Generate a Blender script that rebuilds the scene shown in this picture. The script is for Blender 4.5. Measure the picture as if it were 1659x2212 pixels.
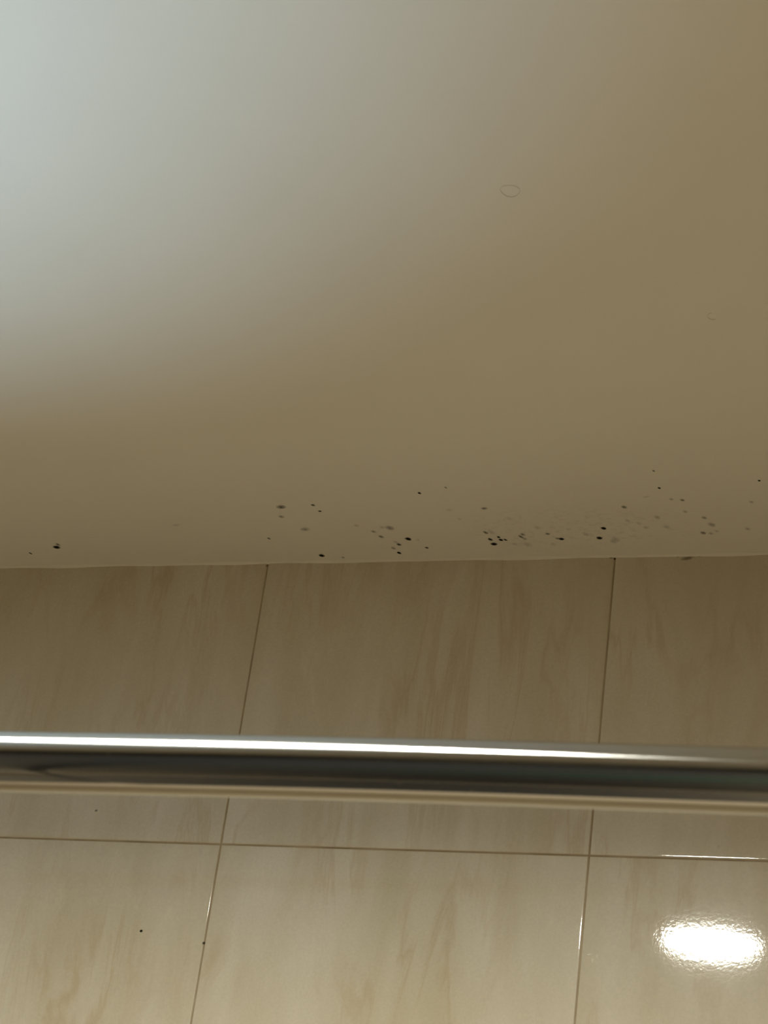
import bpy, bmesh, math, random
from mathutils import Vector, Matrix

for o in list(bpy.data.objects):
    bpy.data.objects.remove(o, do_unlink=True)
S = bpy.context.scene
C = S.collection
random.seed(7)

# ------------------------------------------------------------------ camera
W, H = 1659, 2212
F = 4428.5                        # focal length in photo pixels
CAMZ = 1.70                       # camera height above the floor
CEIL = CAMZ + 0.7027
WALL = 1.447                      # tile face of the far wall, metres in front of the camera
AX = Vector((0.94472764, -0.0245401, -0.3269365))      # world axes seen in the camera
AY = Vector((0.30226036, 0.45146322, 0.83953537))
AZ = Vector((0.12699753, -0.89195221, 0.43392728))
right = Vector((AX.x, AY.x, AZ.x)); down = Vector((AX.y, AY.y, AZ.y)); fwd = Vector((AX.z, AY.z, AZ.z))
cam_d = bpy.data.cameras.new('camera')
cam = bpy.data.objects.new('camera', cam_d); C.objects.link(cam)
m = Matrix.Identity(4)
for i in range(3):
    m[i][0] = right[i]; m[i][1] = -down[i]; m[i][2] = -fwd[i]
m.translation = Vector((0, 0, CAMZ))
cam.matrix_world = m
cam_d.sensor_fit = 'VERTICAL'; cam_d.sensor_height = 36.0; cam_d.sensor_width = 27.0
cam_d.lens = F / H * 36.0
cam_d.clip_start = 0.02
cam_d.dof.use_dof = True
cam_d.dof.focus_distance = 1.62
cam_d.dof.aperture_fstop = cam_d.lens / 2.1
S.camera = cam

# ------------------------------------------------------------------ world and exposure
wd = bpy.data.worlds.new('world'); S.world = wd; wd.use_nodes = True
wd.node_tree.nodes['Background'].inputs[0].default_value = (0.5, 0.45, 0.38, 1)
wd.node_tree.nodes['Background'].inputs[1].default_value = 0.02
S.view_settings.view_transform = 'Standard'; S.view_settings.look = 'None'
S.view_settings.gamma = 1.0; S.view_settings.use_curve_mapping = False
S.view_settings.exposure = 0.09
LAMP_POS = (-0.472, 0.335)         # where the ceiling lamp hangs
LAMP_R = 0.065
LAMP_COLOR = (1.0, 0.985, 0.85, 1)
UPLIGHT_POWER = 120.0              # unseen uplighter, added to account for the cool glow at the ceiling's left
UPLIGHT_AIM = (-0.89, 0.54)
UPLIGHT_CONE = 42.0
UPLIGHT_COLOR = (0.54, 0.79, 1.0)
LAMP_POWER = 31.5                 # downward beam
LAMP_SPREAD = 158.0
DIFFUSER = 115.0                   # opal underside

def ray(u, v):
    c = Vector((u - W / 2, v - H / 2, F))
    return Vector((AX.dot(c), AY.dot(c), AZ.dot(c)))
def on_ceiling(u, v):
    d = ray(u, v); return d * ((CEIL - CAMZ) / d.z) + Vector((0, 0, CAMZ))
def on_wall(u, v, y=WALL):
    d = ray(u, v); return d * (y / d.y) + Vector((0, 0, CAMZ))

# ------------------------------------------------------------------ materials
def mat(name):
    mt = bpy.data.materials.new(name); mt.use_nodes = True
    nt = mt.node_tree; b = nt.nodes['Principled BSDF']
    return mt, nt, b
def N(nt, t, **kw):
    n = nt.nodes.new(t)
    for k, v in kw.items():
        if k in n.inputs: n.inputs[k].default_value = v
        else: setattr(n, k, v)
    return n
def math_node(nt, op, a, b=None, clamp=False):
    n = nt.nodes.new('ShaderNodeMath'); n.operation = op; n.use_clamp = clamp
    for i, x in enumerate((a, b)):
        if x is None: continue
        if isinstance(x, (int, float)): n.inputs[i].default_value = x
        else: nt.links.new(x, n.inputs[i])
    return n.outputs[0]
def ramp(nt, fac, stops):
    r = nt.nodes.new('ShaderNodeValToRGB'); nt.links.new(fac, r.inputs[0])
    el = r.color_ramp.elements
    while len(el) < len(stops): el.new(0.5)
    for e, (p, c) in zip(el, stops):
        e.position = p; e.color = c if len(c) == 4 else (*c, 1)
    return r.outputs[0]
def mix(nt, fac, a, b, mode='MIX'):
    n = nt.nodes.new('ShaderNodeMix'); n.data_type = 'RGBA'; n.blend_type = mode
    for sock, x in ((n.inputs[0], fac), (n.inputs[6], a), (n.inputs[7], b)):
        if isinstance(x, (int, float)): sock.default_value = x
        elif isinstance(x, tuple): sock.default_value = x if len(x) == 4 else (*x, 1)
        else: nt.links.new(x, sock)
    return n.outputs[2]

def make_tile_mat(name='cream_travertine_tile', tint=(1, 1, 1)):
    mt, nt, b = mat(name)
    tc = nt.nodes.new('ShaderNodeTexCoord'); oi = nt.nodes.new('ShaderNodeObjectInfo')
    off = N(nt, 'ShaderNodeVectorMath', operation='SCALE'); off.inputs[0].default_value = (37.0, 11.0, 53.0)
    nt.links.new(oi.outputs['Random'], off.inputs['Scale'])
    add = N(nt, 'ShaderNodeVectorMath', operation='ADD')
    nt.links.new(tc.outputs['Object'], add.inputs[0]); nt.links.new(off.outputs[0], add.inputs[1])
    P = add.outputs[0]
    def stretched(sx, sz):
        mp = N(nt, 'ShaderNodeMapping'); mp.inputs['Scale'].default_value = (sx, sx, sz)
        nt.links.new(P, mp.inputs['Vector']); return mp.outputs[0]
    # broad cloudy bands running up the tile
    n1 = N(nt, 'ShaderNodeTexNoise', Scale=1.0, Detail=4.0, Roughness=0.55, Distortion=0.35)
    nt.links.new(stretched(16, 3.2), n1.inputs['Vector'])
    base = ramp(nt, n1.outputs['Fac'], [(0.32, (0.51, 0.445, 0.32)), (0.5, (0.565, 0.503, 0.39)), (0.68, (0.615, 0.558, 0.46))])
    # thin wandering vertical veins, tan
    n2 = N(nt, 'ShaderNodeTexNoise', Scale=1.0, Detail=5.0, Roughness=0.6, Distortion=0.9)
    nt.links.new(stretched(19, 3.4), n2.inputs['Vector'])
    ridge = math_node(nt, 'ABSOLUTE', math_node(nt, 'SUBTRACT', n2.outputs['Fac'], 0.5))
    vein = ramp(nt, ridge, [(0.0, (1, 1, 1)), (0.020, (0.55, 0.55, 0.55)), (0.05, (0, 0, 0))])
    n3 = N(nt, 'ShaderNodeTexNoise', Scale=1.0, Detail=2.0)
    nt.links.new(stretched(9, 7), n3.inputs['Vector'])
    gate = ramp(nt, n3.outputs['Fac'], [(0.42, (0, 0, 0)), (0.62, (1, 1, 1))])
    vf = math_node(nt, 'MULTIPLY', math_node(nt, 'MULTIPLY', vein, gate), 0.42)
    col = mix(nt, vf, base, (0.42, 0.30, 0.165))
    # pale crumbly patches
    n4 = N(nt, 'ShaderNodeTexNoise', Scale=1.0, Detail=8.0, Roughness=0.75, Distortion=0.6)
    nt.links.new(stretched(34, 15), n4.inputs['Vector'])
    crumb = ramp(nt, n4.outputs['Fac'], [(0.54, (0, 0, 0)), (0.68, (1, 1, 1))])
    gate2 = ramp(nt, n3.outputs['Fac'], [(0.35, (1, 1, 1)), (0.5, (0, 0, 0))])
    col = mix(nt, math_node(nt, 'MULTIPLY', math_node(nt, 'MULTIPLY', crumb, gate2), 0.35), col, (0.74, 0.66, 0.54))
    # fine grain
    n5 = N(nt, 'ShaderNodeTexNoise', Scale=420.0, Detail=3.0, Roughness=0.7)
    nt.links.new(P, n5.inputs['Vector'])
    g = ramp(nt, n5.outputs['Fac'], [(0.3, (0.95, 0.95, 0.95)), (0.7, (1.04, 1.04, 1.04))])
    col = mix(nt, 1.0, col, g, 'MULTIPLY')
    if tint != (1, 1, 1): col = mix(nt, 1.0, col, tint, 'MULTIPLY')
    nt.links.new(col, b.inputs['Base Color'])
    b.inputs['Roughness'].default_value = 0.4
    b.inputs['Specular IOR Level'].default_value = 0.04
    b.inputs['Coat Weight'].default_value = 0.85
    b.inputs['Coat Roughness'].default_value = 0.038
    # orange-peel glaze
    n6 = N(nt, 'ShaderNodeTexNoise', Scale=330.0, Detail=2.0, Roughness=0.5)
    nt.links.new(P, n6.inputs['Vector'])
    bp = N(nt, 'ShaderNodeBump', Strength=0.5, Distance=0.000033)
    nt.links.new(n6.outputs['Fac'], bp.inputs['Height'])
    nt.links.new(bp.outputs[0], b.inputs['Coat Normal'])
    nt.links.new(bp.outputs[0], b.inputs['Normal'])
    return mt

def make_grout_mat():
    mt, nt, b = mat('brown_grout')
    tc = nt.nodes.new('ShaderNodeTexCoord')
    n = N(nt, 'ShaderNodeTexNoise', Scale=30.0, Detail=4.0)
    nt.links.new(tc.outputs['Object'], n.inputs['Vector'])
    nt.links.new(ramp(nt, n.outputs['Fac'], [(0.3, (0.27, 0.205, 0.125)), (0.7, (0.40, 0.32, 0.215))]), b.inputs['Base Color'])
    b.inputs['Roughness'].default_value = 0.8
    return mt

def make_ceiling_mat():
    mt, nt, b = mat('painted_ceiling')
    tc = nt.nodes.new('ShaderNodeTexCoord')
    n = N(nt, 'ShaderNodeTexNoise', Scale=3.0, Detail=3.0)
    nt.links.new(tc.outputs['Object'], n.inputs['Vector'])
    col = ramp(nt, n.outputs['Fac'], [(0.3, (0.755, 0.725, 0.655)), (0.7, (0.79, 0.765, 0.70))])
    # a band of faint mildew bloom along the wall
    sep = nt.nodes.new('ShaderNodeSeparateXYZ'); nt.links.new(tc.outputs['Object'], sep.inputs[0])
    a = on_ceiling(1250, 1140)
    dx = math_node(nt, 'DIVIDE', math_node(nt, 'SUBTRACT', sep.outputs['X'], a.x), 0.115)
    dy = math_node(nt, 'DIVIDE', math_node(nt, 'SUBTRACT', sep.outputs['Y'], a.y), 0.05)
    r2 = math_node(nt, 'ADD', math_node(nt, 'MULTIPLY', dx, dx), math_node(nt, 'MULTIPLY', dy, dy))
    area = ramp(nt, r2, [(0.1, (1, 1, 1)), (1.0, (0, 0, 0))])
    n2 = N(nt, 'ShaderNodeTexNoise', Scale=190.0, Detail=5.0, Roughness=0.7)
    nt.links.new(tc.outputs['Object'], n2.inputs['Vector'])
    sp = ramp(nt, n2.outputs['Fac'], [(0.50, (0, 0, 0)), (0.66, (1, 1, 1))])
    f = math_node(nt, 'MULTIPLY', math_node(nt, 'MULTIPLY', area, sp), 0.22)
    col = mix(nt, f, col, (0.35, 0.33, 0.24))
    nt.links.new(col, b.inputs['Base Color'])
    b.inputs['Roughness'].default_value = 0.55
    b.inputs['Specular IOR Level'].default_value = 0.3
    n3 = N(nt, 'ShaderNodeTexNoise', Scale=260.0, Detail=3.0)
    nt.links.new(tc.outputs['Object'], n3.inputs['Vector'])
    bp = N(nt, 'ShaderNodeBump', Strength=0.12, Distance=0.0004)
    nt.links.new(n3.outputs['Fac'], bp.inputs['Height']); nt.links.new(bp.outputs[0], b.inputs['Normal'])
    return mt

def make_chrome_mat():
    mt, nt, b = mat('worn_chrome')
    tc = nt.nodes.new('ShaderNodeTexCoord')
    # small lime specks
    n = N(nt, 'ShaderNodeTexNoise', Scale=480.0, Detail=1.0, Roughness=0.5)
    nt.links.new(tc.outputs['Object'], n.inputs['Vector'])
    sp = ramp(nt, n.outputs['Fac'], [(0.74, (0, 0, 0)), (0.80, (1, 1, 1))])
    tg = nt.nodes.new('ShaderNodeTangent'); tg.direction_type = 'RADIAL'; tg.axis = 'X'
    # polishing scratches run round the tube, so highlights smear along it: a fine lobe and a coarser one
    nt.nodes.remove(b)
    lobes = []
    for r0, an in ((0.155, 0.80), (0.27, 0.3)):
        q = nt.nodes.new('ShaderNodeBsdfAnisotropic'); q.distribution = 'BECKMANN'
        q.inputs['Color'].default_value = (0.52, 0.52, 0.505, 1)
        q.inputs['Anisotropy'].default_value = an
        nt.links.new(math_node(nt, 'ADD', math_node(nt, 'MULTIPLY', sp, 0.05), r0), q.inputs['Roughness'])
        nt.links.new(tg.outputs[0], q.inputs['Tangent'])
        lobes.append(q)
    ms = nt.nodes.new('ShaderNodeMixShader'); ms.inputs[0].default_value = 0.09
    nt.links.new(lobes[0].outputs[0], ms.inputs[1]); nt.links.new(lobes[1].outputs[0], ms.inputs[2])
    nt.links.new(ms.outputs[0], nt.nodes['Material Output'].inputs['Surface'])
    return mt

def plain(name, col, rough=0.6, var=0.0, scale=20.0):
    mt, nt, b = mat(name)
    b.inputs['Roughness'].default_value = rough
    tc = nt.nodes.new('ShaderNodeTexCoord')
    n = N(nt, 'ShaderNodeTexNoise', Scale=scale, Detail=4.0)
    nt.links.new(tc.outputs['Object'], n.inputs['Vector'])
    lo = tuple(c * (1 - var) for c in col); hi = tuple(min(1, c * (1 + var)) for c in col)
    nt.links.new(ramp(nt, n.outputs['Fac'], [(0.3, lo), (0.7, hi)]), b.inputs['Base Color'])
    return mt

def make_mould_mat(name, col, soft):
    """blotch whose density comes from the object's own colour slot, feathering to its rim"""
    mt, nt, b = mat(name)
    tc = nt.nodes.new('ShaderNodeTexCoord'); oi = nt.nodes.new('ShaderNodeObjectInfo')
    ln = N(nt, 'ShaderNodeVectorMath', operation='LENGTH'); 
    sc = N(nt, 'ShaderNodeVectorMath', operation='MULTIPLY'); sc.inputs[1].default_value = (1, 1, 0)
    nt.links.new(tc.outputs['Object'], sc.inputs[0]); nt.links.new(sc.outputs[0], ln.inputs[0])
    off = N(nt, 'ShaderNodeVectorMath', operation='ADD')
    nt.links.new(tc.outputs['Object'], off.inputs[0]); nt.links.new(oi.outputs['Location'], off.inputs[1])
    n = N(nt, 'ShaderNodeTexNoise', Scale=2.6, Detail=3.0, Roughness=0.65)
    nt.links.new(off.outputs[0], n.inputs['Vector'])
    r = math_node(nt, 'ADD', ln.outputs['Value'], math_node(nt, 'MULTIPLY', math_node(nt, 'SUBTRACT', n.outputs['Fac'], 0.5), 1.1))
    fall = ramp(nt, r, [(soft, (1, 1, 1)), (1.0, (0, 0, 0))])
    sepc = nt.nodes.new('ShaderNodeSeparateColor'); nt.links.new(oi.outputs['Color'], sepc.inputs[0])
    nt.links.new(math_node(nt, 'MULTIPLY', fall, sepc.outputs[0], True), b.inputs['Alpha'])
    b.inputs['Base Color'].default_value = (*col, 1)
    b.inputs['Roughness'].default_value = 0.9
    b.inputs['Specular IOR Level'].default_value = 0.1
    return mt

M_TILE = make_tile_mat(); M_TILE_BROWN = make_tile_mat('added_brown_tile', (0.64, 0.56, 0.45)); M_GROUT = make_grout_mat(); M_CEIL = make_ceiling_mat(); M_CHROME = make_chrome_mat()
M_DARK = plain('unseen_dark_door', (0.014, 0.0135, 0.013), 0.7, 0.12, 6)
M_PLASTER = plain('cream_plaster', (0.74, 0.66, 0.52), 0.6, 0.05, 5)
M_FLOOR = plain('beige_floor_tile', (0.68, 0.56, 0.40), 0.5, 0.12, 9)
M_MAT = plain('charcoal_mat', (0.016, 0.014, 0.012), 0.8, 0.2, 14)
M_KERB = plain('beige_kerb', (0.5, 0.42, 0.31), 0.4, 0.1, 12)
M_TOWEL = plain('green_towelling', (0.012, 0.05, 0.034), 0.95, 0.25, 60)
M_WHITE = plain('white_lamp_ring', (0.78, 0.77, 0.74), 0.4, 0.03, 8)
M_RINGGOLD = plain('brass_lamp_rim', (0.55, 0.36, 0.16), 0.35, 0.05, 20)
M_SCREW = plain('screw_metal', (0.55, 0.55, 0.54), 0.3, 0.05, 50)
M_MOULD = make_mould_mat('black_mould', (0.012, 0.011, 0.008), 0.45)
M_SMUDGE = make_mould_mat('grey_mildew', (0.06, 0.06, 0.04), 0.05)
M_BROWN = make_mould_mat('brown_dirt', (0.06, 0.035, 0.012), 0.3)
M_CHALK = make_mould_mat('chalky_scuff', (0.92, 0.86, 0.75), 0.2)
M_BEAD = plain('caulk_bead', (0.70, 0.66, 0.57), 0.6, 0.05, 30)

# ------------------------------------------------------------------ helpers
def link(name, me, material, parent=None, loc=(0, 0, 0), smooth=False):
    o = bpy.data.objects.new(name, me); C.objects.link(o)
    if material and not me.materials: me.materials.append(material)
    o.location = loc
    if parent: o.parent = parent
    if smooth:
        for p in me.polygons: p.use_smooth = True
    return o
def tag(o, label=None, cat=None, group=None, kind=None):
    if label: o['label'] = label
    if cat: o['category'] = cat
    if group: o['group'] = group
    if kind: o['kind'] = kind
    return o
def box_mesh(name, lo, hi):
    me = bpy.data.meshes.new(name)
    v = [(x, y, z) for x in (lo[0], hi[0]) for y in (lo[1], hi[1]) for z in (lo[2], hi[2])]
    f = [(0, 1, 3, 2), (4, 6, 7, 5), (0, 4, 5, 1), (2, 3, 7, 6), (0, 2, 6, 4), (1, 5, 7, 3)]
    me.from_pydata(v, [], f); me.update(); return me
def lathe(name, prof, seg=48):
    """profile of (radius, z) spun round z"""
    me = bpy.data.meshes.new(name); v, f = [], []
    n = len(prof)
    for k in range(seg):
        a = 2 * math.pi * k / seg
        for r, z in prof: v.append((r * math.cos(a), r * math.sin(a), z))
    for k in range(seg):
        k2 = (k + 1) % seg
        for i in range(n - 1):
            f.append((k * n + i, k2 * n + i, k2 * n + i + 1, k * n + i + 1))
    me.from_pydata(v, [], f); me.update()
    bm = bmesh.new(); bm.from_mesh(me); bmesh.ops.remove_doubles(bm, verts=bm.verts, dist=1e-6)
    bmesh.ops.recalc_face_normals(bm, faces=bm.faces); bm.to_mesh(me); bm.free()
    for p in me.polygons: p.use_smooth = True
    return me

# ------------------------------------------------------------------ room shell
XL = -0.6613 - 0.2993 * 3; XR = -0.6613 + 0.2993 * 5
PITCH = 0.2993
YF = WALL - PITCH * 7             # wall behind the camera
ROWS = [CEIL, CAMZ + 0.4548, CAMZ + 0.4548 - 0.6, CAMZ + 0.4548 - 1.2, CAMZ + 0.4548 - 1.8, 0.0]
GAP = 0.0011; RECESS = 0.0006; T = 0.009

ceiling = link('ceiling', box_mesh('ceiling', (XL - .1, YF - .1, CEIL), (XR + .1, WALL + .1, CEIL + .1)), M_CEIL)
tag(ceiling, 'cream painted ceiling speckled with black mould along the tiled wall', kind='structure')
floor = link('floor', box_mesh('floor', (XL - .1, YF - .1, -.1), (XR + .1, WALL + .1, 0)), M_FLOOR)
tag(floor, 'beige floor under the rail', kind='structure')
wf = link('wall_front', box_mesh('wall_front', (XL - .1, YF - .1, -.1), (XR + .1, YF, CEIL)), M_PLASTER)
tag(wf, 'cream wall behind the camera', kind='structure')
door = link('door_1', box_mesh('door_1', (-1.25, YF - .01, 0), (0.12, YF + .02, CEIL)), M_DARK)  # unseen; made wide and ceiling-high so the rail mirrors something dark
tag(door, 'unseen dark door behind the camera, sized to darken what the rail mirrors', kind='structure')
def slab(name, lo, hi, r, bev):
    """flat slab with rounded corners and a softened rim"""
    me = box_mesh(name, lo, hi); bm = bmesh.new(); bm.from_mesh(me)
    bmesh.ops.recalc_face_normals(bm, faces=bm.faces)
    up = [e for e in bm.edges if abs((e.verts[0].co - e.verts[1].co).z) > 1e-5]
    bmesh.ops.bevel(bm, geom=up, offset=r, segments=6, affect='EDGES', profile=0.5)
    top = [e for e in bm.edges if all(v.co.z > hi[2] - 1e-6 for v in e.verts) and len(e.link_faces) == 2
           and abs(e.link_faces[0].normal.dot(e.link_faces[1].normal)) < .5]
    bmesh.ops.bevel(bm, geom=top, offset=bev, segments=3, affect='EDGES', profile=0.5)
    bm.to_mesh(me); bm.free(); return me
matx = bpy.data.objects.new('added_dark_mat', None); C.objects.link(matx); matx.location = (-0.72, 0.10, 0)  # unseen dark mat, added to darken the band mirrored in the rail
link('mat_base', slab('mat_base', (-.68, -.69, 0), (.68, .69, .008), .05, .003), M_MAT, matx)
link('pile', slab('pile', (-.64, -.65, .008), (.64, .65, .014), .04, .004), M_MAT, matx)
hd = lathe('door_handle', [(0, 0), (.026, 0), (.026, .004), (.010, .008), (.009, .035), (.026, .042), (.028, .055), (.018, .064), (0, .066)], 32)
dh = link('door_handle', hd, M_SCREW, door, (0.05, YF + .02, 1.0)); dh.rotation_euler[0] = -math.pi / 2
tag(matx, 'unseen charcoal mat, added on the floor so the chrome rail mirrors a dark band', 'mat')

def tile_mesh(name, w, h, material):
    """thin slab in the xz plane, face at y=0 looking to -y, rim pillowed slightly and rounded over"""
    me = bpy.data.meshes.new(name); v, f, sides = [], [], []
    R = 0.0008
    rings = [(0.0, T, 90), (0.0, R + .00007, 90)]
    for a in (30, 60):
        rings.append((R - R * math.cos(math.radians(a)), R - R * math.sin(math.radians(a)) + .00007, 90 - a))
    rings += [(R, .00007, 3.6), (.0021, .00003, 1.3), (.0045, 0.0, 0), (.0065, 0.0, 0)]
    for ins, d, _ in rings:
        x, z = w / 2 - ins, h / 2 - ins
        v += [(-x, d, -z), (x, d, -z), (x, d, z), (-x, d, z)]
    for i in range(len(rings) - 1):
        for k in range(4):
            k2 = (k + 1) % 4
            f.append((i * 4 + k, i * 4 + k2, (i + 1) * 4 + k2, (i + 1) * 4 + k)); sides.append(k)
    b = (len(rings) - 1) * 4
    f.append((b, b + 1, b + 2, b + 3)); f.append((3, 2, 1, 0)); sides += [4, 5]
    me.from_pydata(v, [], f); me.update()
    for p in me.polygons: p.use_smooth = True
    out = [Vector((0, 0, -1)), Vector((1, 0, 0)), Vector((0, 0, 1)), Vector((-1, 0, 0))]
    nl = []
    for p, k in zip(me.polygons, sides):
        for li in p.loop_indices:
            if k == 4: n = Vector((0, -1, 0))
            elif k == 5: n = Vector((0, 1, 0))
            else:
                t = math.radians(rings[me.loops[li].vertex_index // 4][2])
                n = out[k] * math.sin(t) + Vector((0, -math.cos(t), 0))
            nl.append(n)
    me.normals_split_custom_set(nl)
    me.materials.append(material)
    return me
TILES = [tile_mesh('tile_row%d' % i, PITCH - GAP, ROWS[i] - ROWS[i + 1] - GAP, M_TILE if i < 2 else M_TILE_BROWN) for i in range(5)]  # unseen lower rows browned to darken the rail's lower reflection

walls = {}
tiles = {}
for side, n in (('back', 8), ('left', 7), ('right', 7)):
    d = RECESS
    if side == 'back': me = box_mesh('wall_back', (XL - .1, WALL + d, -.1), (XR + .1, WALL + .1, CEIL))
    elif side == 'left': me = box_mesh('wall_left', (XL - .1, YF, -.1), (XL - d, WALL + d, CEIL))
    else: me = box_mesh('wall_right', (XR + d, YF, -.1), (XR + .1, WALL + d, CEIL))
    w = link('wall_' + side, me, M_GROUT)
    tag(w, {'back': 'beige veined tile wall with brown grout lines below the mouldy ceiling',
            'left': 'beige tiled side wall at the left end of the rail',
            'right': 'beige tiled side wall at the right end of the rail'}[side], kind='structure')
    walls[side] = w
    for c in range(n):
        for r in range(5):
            zc = (ROWS[r] + ROWS[r + 1]) / 2
            o = bpy.data.objects.new('tile', TILES[r]); C.objects.link(o); o.parent = w
            if side == 'back': o.location = (XL + PITCH * (c + .5), WALL, zc)
            elif side == 'left': o.location = (XL, WALL - PITCH * (c + .5), zc); o.rotation_euler[2] = math.pi / 2
            else: o.location = (XR, WALL - PITCH * (c + .5), zc); o.rotation_euler[2] = -math.pi / 2
            tiles[(side, c, r)] = o

# thin uneven bead of caulk in the angle between wall and ceiling
def bead():
    me = bpy.data.meshes.new('caulk'); v, f = [], []
    n = 160
    for i in range(n + 1):
        x = XL + (XR - XL) * i / n
        s = 0.0016 + 0.0007 * math.sin(i * 0.9) * math.sin(i * 0.23) + 0.0003 * random.random()
        v += [(x, WALL + .0005, CEIL - s), (x, WALL - s * .42, CEIL - s * .42), (x, WALL - s * 1.1, CEIL + .0002)]
        if i:
            a = (i - 1) * 3; b = i * 3
            f += [(a, a + 1, b + 1, b), (a + 1, a + 2, b + 2, b + 1)]
    me.from_pydata(v, [], f); me.update()
    o = link('trim_2', me, M_BEAD, smooth=True)
    return tag(o, 'thin cream caulk line where the tiles meet the ceiling', kind='structure')
bead()

# ------------------------------------------------------------------ ceiling lamp
lamp = bpy.data.objects.new('ceiling_lamp', None); C.objects.link(lamp)
lamp.location = (LAMP_POS[0], LAMP_POS[1], CEIL)
tag(lamp, 'round ceiling lamp whose white glare is mirrored in the glossy tiles', 'lamp')
R = LAMP_R
def glow_mat(name, strength, color=LAMP_COLOR):
    mt, nt, b = mat(name)
    b.inputs['Base Color'].default_value = (0.8, 0.8, 0.8, 1)
    b.inputs['Emission Color'].default_value = color
    b.inputs['Emission Strength'].default_value = strength
    return mt
link('lamp_ring', lathe('lamp_ring', [(R - .003, 0), (R + .002, 0), (R + .003, -.003), (R + .002, -.008), (R, -.009), (R - .003, -.008)]), M_RINGGOLD, lamp)
prof = []
for k in range(9):
    a = k / 8 * math.pi / 2
    prof.append(((R - .0032) * math.cos(a) if k < 8 else 0.0, -.007 - .002 * math.sin(a)))
link('diffuser', lathe('diffuser', prof), glow_mat('lit_opal_diffuser', DIFFUSER), lamp)
ld = bpy.data.lights.new('lamp_light', 'AREA'); ld.shape = 'DISK'; ld.size = R * 1.7
ld.energy = LAMP_POWER; ld.color = LAMP_COLOR[:3]; ld.spread = math.radians(LAMP_SPREAD)
lo = bpy.data.objects.new('lamp_light', ld); C.objects.link(lo); lo.parent = lamp; lo.location = (0, 0, -.0105)

# ------------------------------------------------------------------ unseen uplighter, added on the side wall for the ceiling glow
def uplighter():
    base = Vector((XL, 0.52, 0.62)); src = Vector((XL + 0.10, 0.52, 0.62))
    root = bpy.data.objects.new('wall_uplighter', None); C.objects.link(root); root.location = base
    tag(root, 'unseen brushed metal uplighter, added on the left side wall to make the cool ceiling glow', 'lamp')
    pl = link('wall_plate', lathe('wall_plate', [(0, .012), (.030, .012), (.034, .009), (.036, 0)]), M_SCREW, root); pl.rotation_euler[1] = math.pi / 2
    ar = link('arm', lathe('arm', [(.008, .0), (.008, .10)], 20), M_SCREW, root, (0, 0, -.03)); ar.rotation_euler[1] = math.pi / 2
    axis = (Vector((*UPLIGHT_AIM, CEIL)) - src).normalized()
    q = Vector((0, 0, 1)).rotation_difference(axis)
    sh = link('shade', lathe('shade', [(0, -.05), (.02, -.049), (.036, -.03), (.045, .02), (.048, .05), (.046, .05), (.042, .02), (.033, -.026), (0, -.042)]), M_SCREW, root, src - base)
    sh.rotation_mode = 'QUATERNION'; sh.rotation_quaternion = q
    bl = link('bulb', lathe('bulb', [(0, .012), (.012, .008), (.017, -.004), (.012, -.018), (.009, -.04)], 24), glow_mat('added_uplight_bulb', 20.0, (*UPLIGHT_COLOR, 1)), root, src - base)
    bl.rotation_mode = 'QUATERNION'; bl.rotation_quaternion = q
    ld = bpy.data.lights.new('uplight_beam', 'SPOT'); ld.energy = UPLIGHT_POWER; ld.color = UPLIGHT_COLOR
    ld.spot_size = math.radians(UPLIGHT_CONE); ld.spot_blend = 1.0; ld.shadow_soft_size = 0.02
    lo = bpy.data.objects.new('uplight_beam', ld); C.objects.link(lo); lo.parent = root
    lo.location = src - base + axis * 0.055
    lo.rotation_mode = 'QUATERNION'; lo.rotation_quaternion = Vector((0, 0, -1)).rotation_difference(axis)
uplighter()

# ------------------------------------------------------------------ chrome rail
RODY = 0.545; RR = 0.0095; YAW = 0.04
def rod_pt(u, v):
    d = ray(u, v); return d * ((RODY + YAW * .2) / (d.y - YAW * d.x)) + Vector((0, 0, CAMZ))
def rod_y(x): return RODY + YAW * (x + .2)
pa = rod_pt(60, 1647.5); pb = rod_pt(790, 1660.5); pc = rod_pt(1620, 1688.5)
def rod_z(x):
    sl = (pb.z - pa.z) / (pb.x - pa.x); sr = (pc.z - pb.z) / (pc.x - pb.x)
    k = 0.03                                          # soft bend between the two lengths
    t = (x - pb.x) / k
    sp = k * (math.log1p(math.exp(-abs(t))) + max(t, 0.0)) - k * math.log(2) * 0.6
    return pb.z + sl * (x - pb.x) + (sr - sl) * sp
def rod_mesh():
    me = bpy.data.meshes.new('tube'); v, f = [], []
    n, seg = 120, 96
    for i in range(n + 1):
        x = XL + .004 + (XR - XL - .008) * i / n
        z = rod_z(x); dz = (rod_z(x + 1e-4) - rod_z(x - 1e-4)) / 2e-4
        for k in range(seg):
            a = 2 * math.pi * k / seg
            c, s = math.cos(a) * RR, math.sin(a) * RR
            v.append((x - s * dz - c * YAW, rod_y(x) + c, z + s))
    for i in range(n):
        for k in range(seg):
            k2 = (k + 1) % seg
            f.append((i * seg + k, (i + 1) * seg + k, (i + 1) * seg + k2, i * seg + k2))
    me.from_pydata(v, [], f); me.update()
    bm = bmesh.new(); bm.from_mesh(me); bmesh.ops.recalc_face_normals(bm, faces=bm.faces); bm.to_mesh(me); bm.free()
    for p in me.polygons: p.use_smooth = True
    return me
rail = bpy.data.objects.new('shower_curtain_rail', None); C.objects.link(rail)
rail.location = (XL, rod_y(XL), rod_z(XL))
tag(rail, 'shiny chrome shower curtain rail running across in front of the tiles', 'rail')
def rail_part(name, me, material, loc=(0, 0, 0), roty=0):
    o = link(name, me, material, rail)
    o.matrix_parent_inverse = Matrix.Identity(4)
    o.location = Vector(loc) - rail.location; o.rotation_euler[1] = roty
    return o
rail_part('tube', rod_mesh(), M_CHROME)
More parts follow.
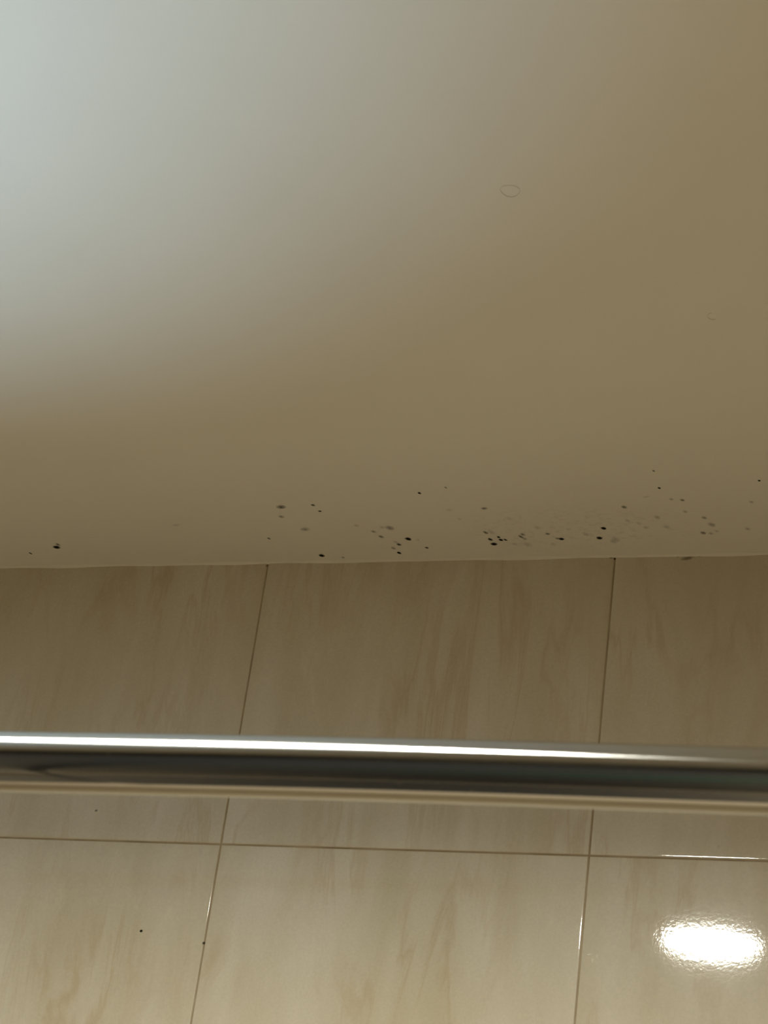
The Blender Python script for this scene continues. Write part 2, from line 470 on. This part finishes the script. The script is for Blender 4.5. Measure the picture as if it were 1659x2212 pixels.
fl = lathe('flange', [(0.0, 0.0), (.029, 0), (.030, .002), (.028, .006), (.0175, .010), (.0135, .022), (.0105, .024), (.0099, .024)])
for x, ry in ((XL + .0005, math.pi / 2), (XR - .0005, -math.pi / 2)):
    p = rail_part('flange', fl, M_CHROME, (x, rod_y(x), rod_z(x)), ry)
    sc = lathe('screw', [(0.0, .0018), (.0025, .0016), (.0036, 0.0), (.0036, -.002)], 16)
    for a in (90, 210, 330):
        s = link('screw', sc, M_SCREW, p)
        s.location = (.0225 * math.cos(math.radians(a)), .0225 * math.sin(math.radians(a)), .0085)

# ------------------------------------------------------------------ towel behind the camera (seen only in the chrome)
def towel():
    root = bpy.data.objects.new('hanging_towel', None); C.objects.link(root)
    root.location = (-0.14, YF + .02, CAMZ + 0.08)
    tag(root, 'dark green towel on a hook behind the camera, mirrored in the chrome rail', 'towel')
    me = bpy.data.meshes.new('cloth'); v, f = [], []
    nx, nz = 36, 24
    for j in range(nz + 1):
        t = j / nz
        hw = 0.05 + 0.12 * min(1, t * 2.2) ** 0.7
        for i in range(nx + 1):
            s = i / nx * 2 - 1
            fold = math.cos(s * 13 + t) * (0.012 + 0.010 * t)
            v.append((s * hw, 0.045 + fold - 0.012 * abs(s), -0.50 * t - 0.03 * (1 - s * s) * t))
    for j in range(nz):
        for i in range(nx):
            a = j * (nx + 1) + i; f.append((a, a + 1, a + nx + 2, a + nx + 1))
    me.from_pydata(v, [], f); me.update()
    o = link('cloth', me, M_TOWEL, root, smooth=True)
    sm = o.modifiers.new('thickness', 'SOLIDIFY'); sm.thickness = 0.006
    hk = lathe('hook', [(0.0, 0.0), (.018, 0), (.018, .004), (.006, .006), (.005, .05), (.010, .054), (0.0, .057)], 24)
    h = link('hook', hk, M_CHROME, root, (0, 0, .004)); h.rotation_euler[0] = -math.pi / 2
towel()

# ------------------------------------------------------------------ mould on the ceiling
BLOTS = []
for k in range(6):
    rnd = random.Random(k + 3)
    me = bpy.data.meshes.new('blot%d' % k); v = [(0, 0, 1.0)]; f = []
    n = 14
    rad = [1 + rnd.uniform(-.22, .22) for _ in range(n)]
    for q, hgt in ((0.55, 0.75), (1.0, 0.0)):
        for i in range(n):
            a = 2 * math.pi * i / n
            v.append((q * rad[i] * math.cos(a), q * rad[i] * math.sin(a), hgt))
    for i in range(n):
        i2 = (i + 1) % n
        f.append((0, 1 + i, 1 + i2)); f.append((1 + i, 1 + n + i, 1 + n + i2, 1 + i2))
    me.from_pydata(v, [], f); me.update()
    for p in me.polygons: p.use_smooth = True
    BLOTS.append(me)
def blot(name, material, parent, centre, ex, ey, normal_axis, sx, sy, rot, strength, k, thick=0.00025):
    o = bpy.data.objects.new(name, BLOTS[k % 6]); C.objects.link(o); o.parent = parent
    if not o.data.materials: o.data.materials.append(material)
    o.material_slots[0].link = 'OBJECT'; o.material_slots[0].material = material
    nrm = Vector(normal_axis); ex = Vector(ex); ey = nrm.cross(ex)
    c, s = math.cos(rot), math.sin(rot)
    a = ex * c + ey * s; b = ey * c - ex * s
    mw = Matrix.Identity(4)
    for i in range(3):
        mw[i][0] = a[i] * sx; mw[i][1] = b[i] * sy; mw[i][2] = nrm[i] * thick
    mw.translation = Vector(centre) + nrm * 0.00004
    o.matrix_basis = parent.matrix_basis.inverted() @ mw if parent.location.length else mw
    o.color = (strength, strength, strength, 1)
    return o

SPOTS = [  # photo x, y, width, height, density
    (122, 1182, 19, 7, 1), (125, 1176, 8, 5, .5), (66, 1195, 7, 5, .7), (380, 1134, 18, 4, .2),
    (607, 1095, 20, 7, .6), (608, 1116, 11, 5, .4), (676, 1091, 10, 5, .7), (691, 1104, 10, 4, .75), (659, 1143, 20, 7, .3),
    (581, 1163, 7, 5, .7), (695, 1200, 15, 7, 1), (741, 1204, 8, 3, .4), (906, 1065, 8, 5, 1), (963, 1053, 5, 4, .55),
    (770, 1135, 10, 5, .22), (807, 1148, 10, 5, .35), (823, 1159, 10, 6, .5), (842, 1140, 16, 8, .42), (825, 1139, 9, 5, .2),
    (882, 1164, 15, 8, .95), (903, 1166, 8, 4, .2), (862, 1176, 11, 6, .7), (855, 1171, 9, 6, .2), (850, 1184, 8, 5, .4),
    (862, 1194, 10, 6, 1), (922, 1183, 9, 5, .65), (970, 1101, 13, 6, .15), (993, 1121, 8, 5, .18),
    (1046, 1098, 14, 5, .5), (1049, 1150, 8, 6, .6), (1059, 1165, 11, 7, .8), (1061, 1149, 11, 10, .18), (1077, 1160, 8, 5, .9),
    (1082, 1166, 10, 6, 1), (1092, 1166, 8, 6, .75), (1067, 1175, 17, 7, 1), (1129, 1154, 9, 5, .55), (1125, 1159, 8, 6, .55),
    (1133, 1163, 8, 5, .3), (1112, 1175, 11, 5, .2), (1183, 1153, 9, 5, .5), (1213, 1164, 14, 6, 1), (1204, 1163, 8, 4, .5),
    (1304, 1141, 14, 7, 1), (1295, 1162, 15, 7, 1), (1348, 1095, 11, 6, .55), (1140, 1176, 16, 9, .18), (1265, 1154, 10, 7, .2),
    (1330, 1164, 13, 10, .18), (1228, 1143, 11, 5, .15), (1355, 1124, 10, 6, .2), (1412, 1017, 6, 4, .65), (1424, 1054, 8, 5, 1),
    (1396, 1073, 18, 3, .2), (1450, 1078, 9, 5, .3), (1474, 1080, 9, 5, .55), (1640, 1038, 8, 4, .9), (1623, 1084, 9, 5, .35),
    (1480, 1105, 11, 6, .25), (1420, 1117, 12, 7, .25), (1521, 1118, 10, 6, .4), (1537, 1133, 14, 9, .32), (1519, 1151, 11, 6, .5),
    (1536, 1152, 10, 5, .3), (1548, 1147, 8, 5, .25), (1615, 1142, 10, 6, .3), (1440, 1138, 14, 7, .2), (1395, 1139, 10, 5, .22),
    (1325, 1169, 12, 8, .22), (1380, 1130, 10, 7, .18), (1160, 1140, 12, 6, .15), (1100, 1120, 14, 7, .14), (1195, 1175, 12, 6, .15)]
for k, (u, v, w, h, s) in enumerate(SPOTS):
    c = on_ceiling(u, v)
    sx = (on_ceiling(u + w / 2, v) - c).length
    sy = (on_ceiling(u, v + h / 2) - c).length
    g = 1.0 if s > .6 else 1.35
    blot('mould_spot', M_MOULD if s > .6 else M_SMUDGE, ceiling, c, (1, 0, 0), None, (0, 0, -1), sx * g, sy * g,
         0.3, min(1, s * (1.0 if s > .6 else 1.25)), k)

# round plugs of filler over the ceiling fixings: hair-thin raised rims
def ring(u, v, wpx, arc0, arc1, strength):
    c = on_ceiling(u, v); r = (on_ceiling(u + wpx / 2, v) - c).length
    me = bpy.data.meshes.new('filler_ring'); vv, f = [], []
    n = 40
    for i in range(n + 1):
        a = math.radians(arc0 + (arc1 - arc0) * i / n)
        wob = 1 + 0.05 * math.sin(3 * a + u)
        th = 0.00045 * (0.55 + 0.45 * math.sin(a * 2 + v))
        for q, z in ((r * wob - th, 0), (r * wob, -.00035), (r * wob + th, 0)):
            vv.append((q * math.cos(a), q * math.sin(a), z))
        if i:
            x = (i - 1) * 3; y = i * 3
            f += [(x, x + 1, y + 1, y), (x + 1, x + 2, y + 2, y + 1)]
    me.from_pydata(vv, [], f); me.update()
    o = link('filler_ring', me, strength, ceiling, c, True)
    return o
M_RING = plain('greyed_filler', (0.60, 0.56, 0.46), 0.8, 0.1, 90)
ring(1102, 412, 42, 0, 350, M_RING)
ring(1541, 683, 26, 75, 265, M_RING)

# ------------------------------------------------------------------ dirt on the tiles
def wall_mark(name, material, u, v, w, h, s, k):
    c = on_wall(u, v)
    col = int((c.x - XL) / PITCH); row = 0 if c.z > ROWS[1] else 1
    t = tiles[('back', col, row)]
    sx = (on_wall(u + w / 2, v) - c).length; sy = (on_wall(u, v + h / 2) - c).length
    o = blot(name, material, t, c, (1, 0, 0), None, (0, -1, 0), sx, sy, 0.2, s, k, 0.00004)
    return o
for k, (u, v, w, h, s) in enumerate([(305, 2011, 8, 7, 1), (208, 1751, 8, 7, .6), (440, 2037, 8, 7, .7)]):
    wall_mark('dirt_speck', M_MOULD if s > .65 else M_SMUDGE, u, v, w, h, s, k)
for k, (u, v, w, h, s) in enumerate([(1321, 1204, 12, 5, .8), (1328, 1207, 6, 7, 1), (1464, 1202, 10, 4, .5), (1484, 1206, 34, 9, .4),
                                     (1513, 1201, 16, 4, .6), (577, 1222, 8, 6, .5)]):
    wall_mark('dirt_speck', M_BROWN, u, v, w, h, s, k)
for k, (u, v, w, h, s) in enumerate([(1272, 2062, 20, 7, .7), (1280, 2075, 8, 22, .6), (1290, 2066, 9, 14, .5),
                                     (1270, 1957, 5, 8, .6), (1533, 1827, 12, 12, .35), (1552, 1829, 9, 10, .3)]):
    wall_mark('chalk_mark', M_CHALK, u, v, w, h, s, k)
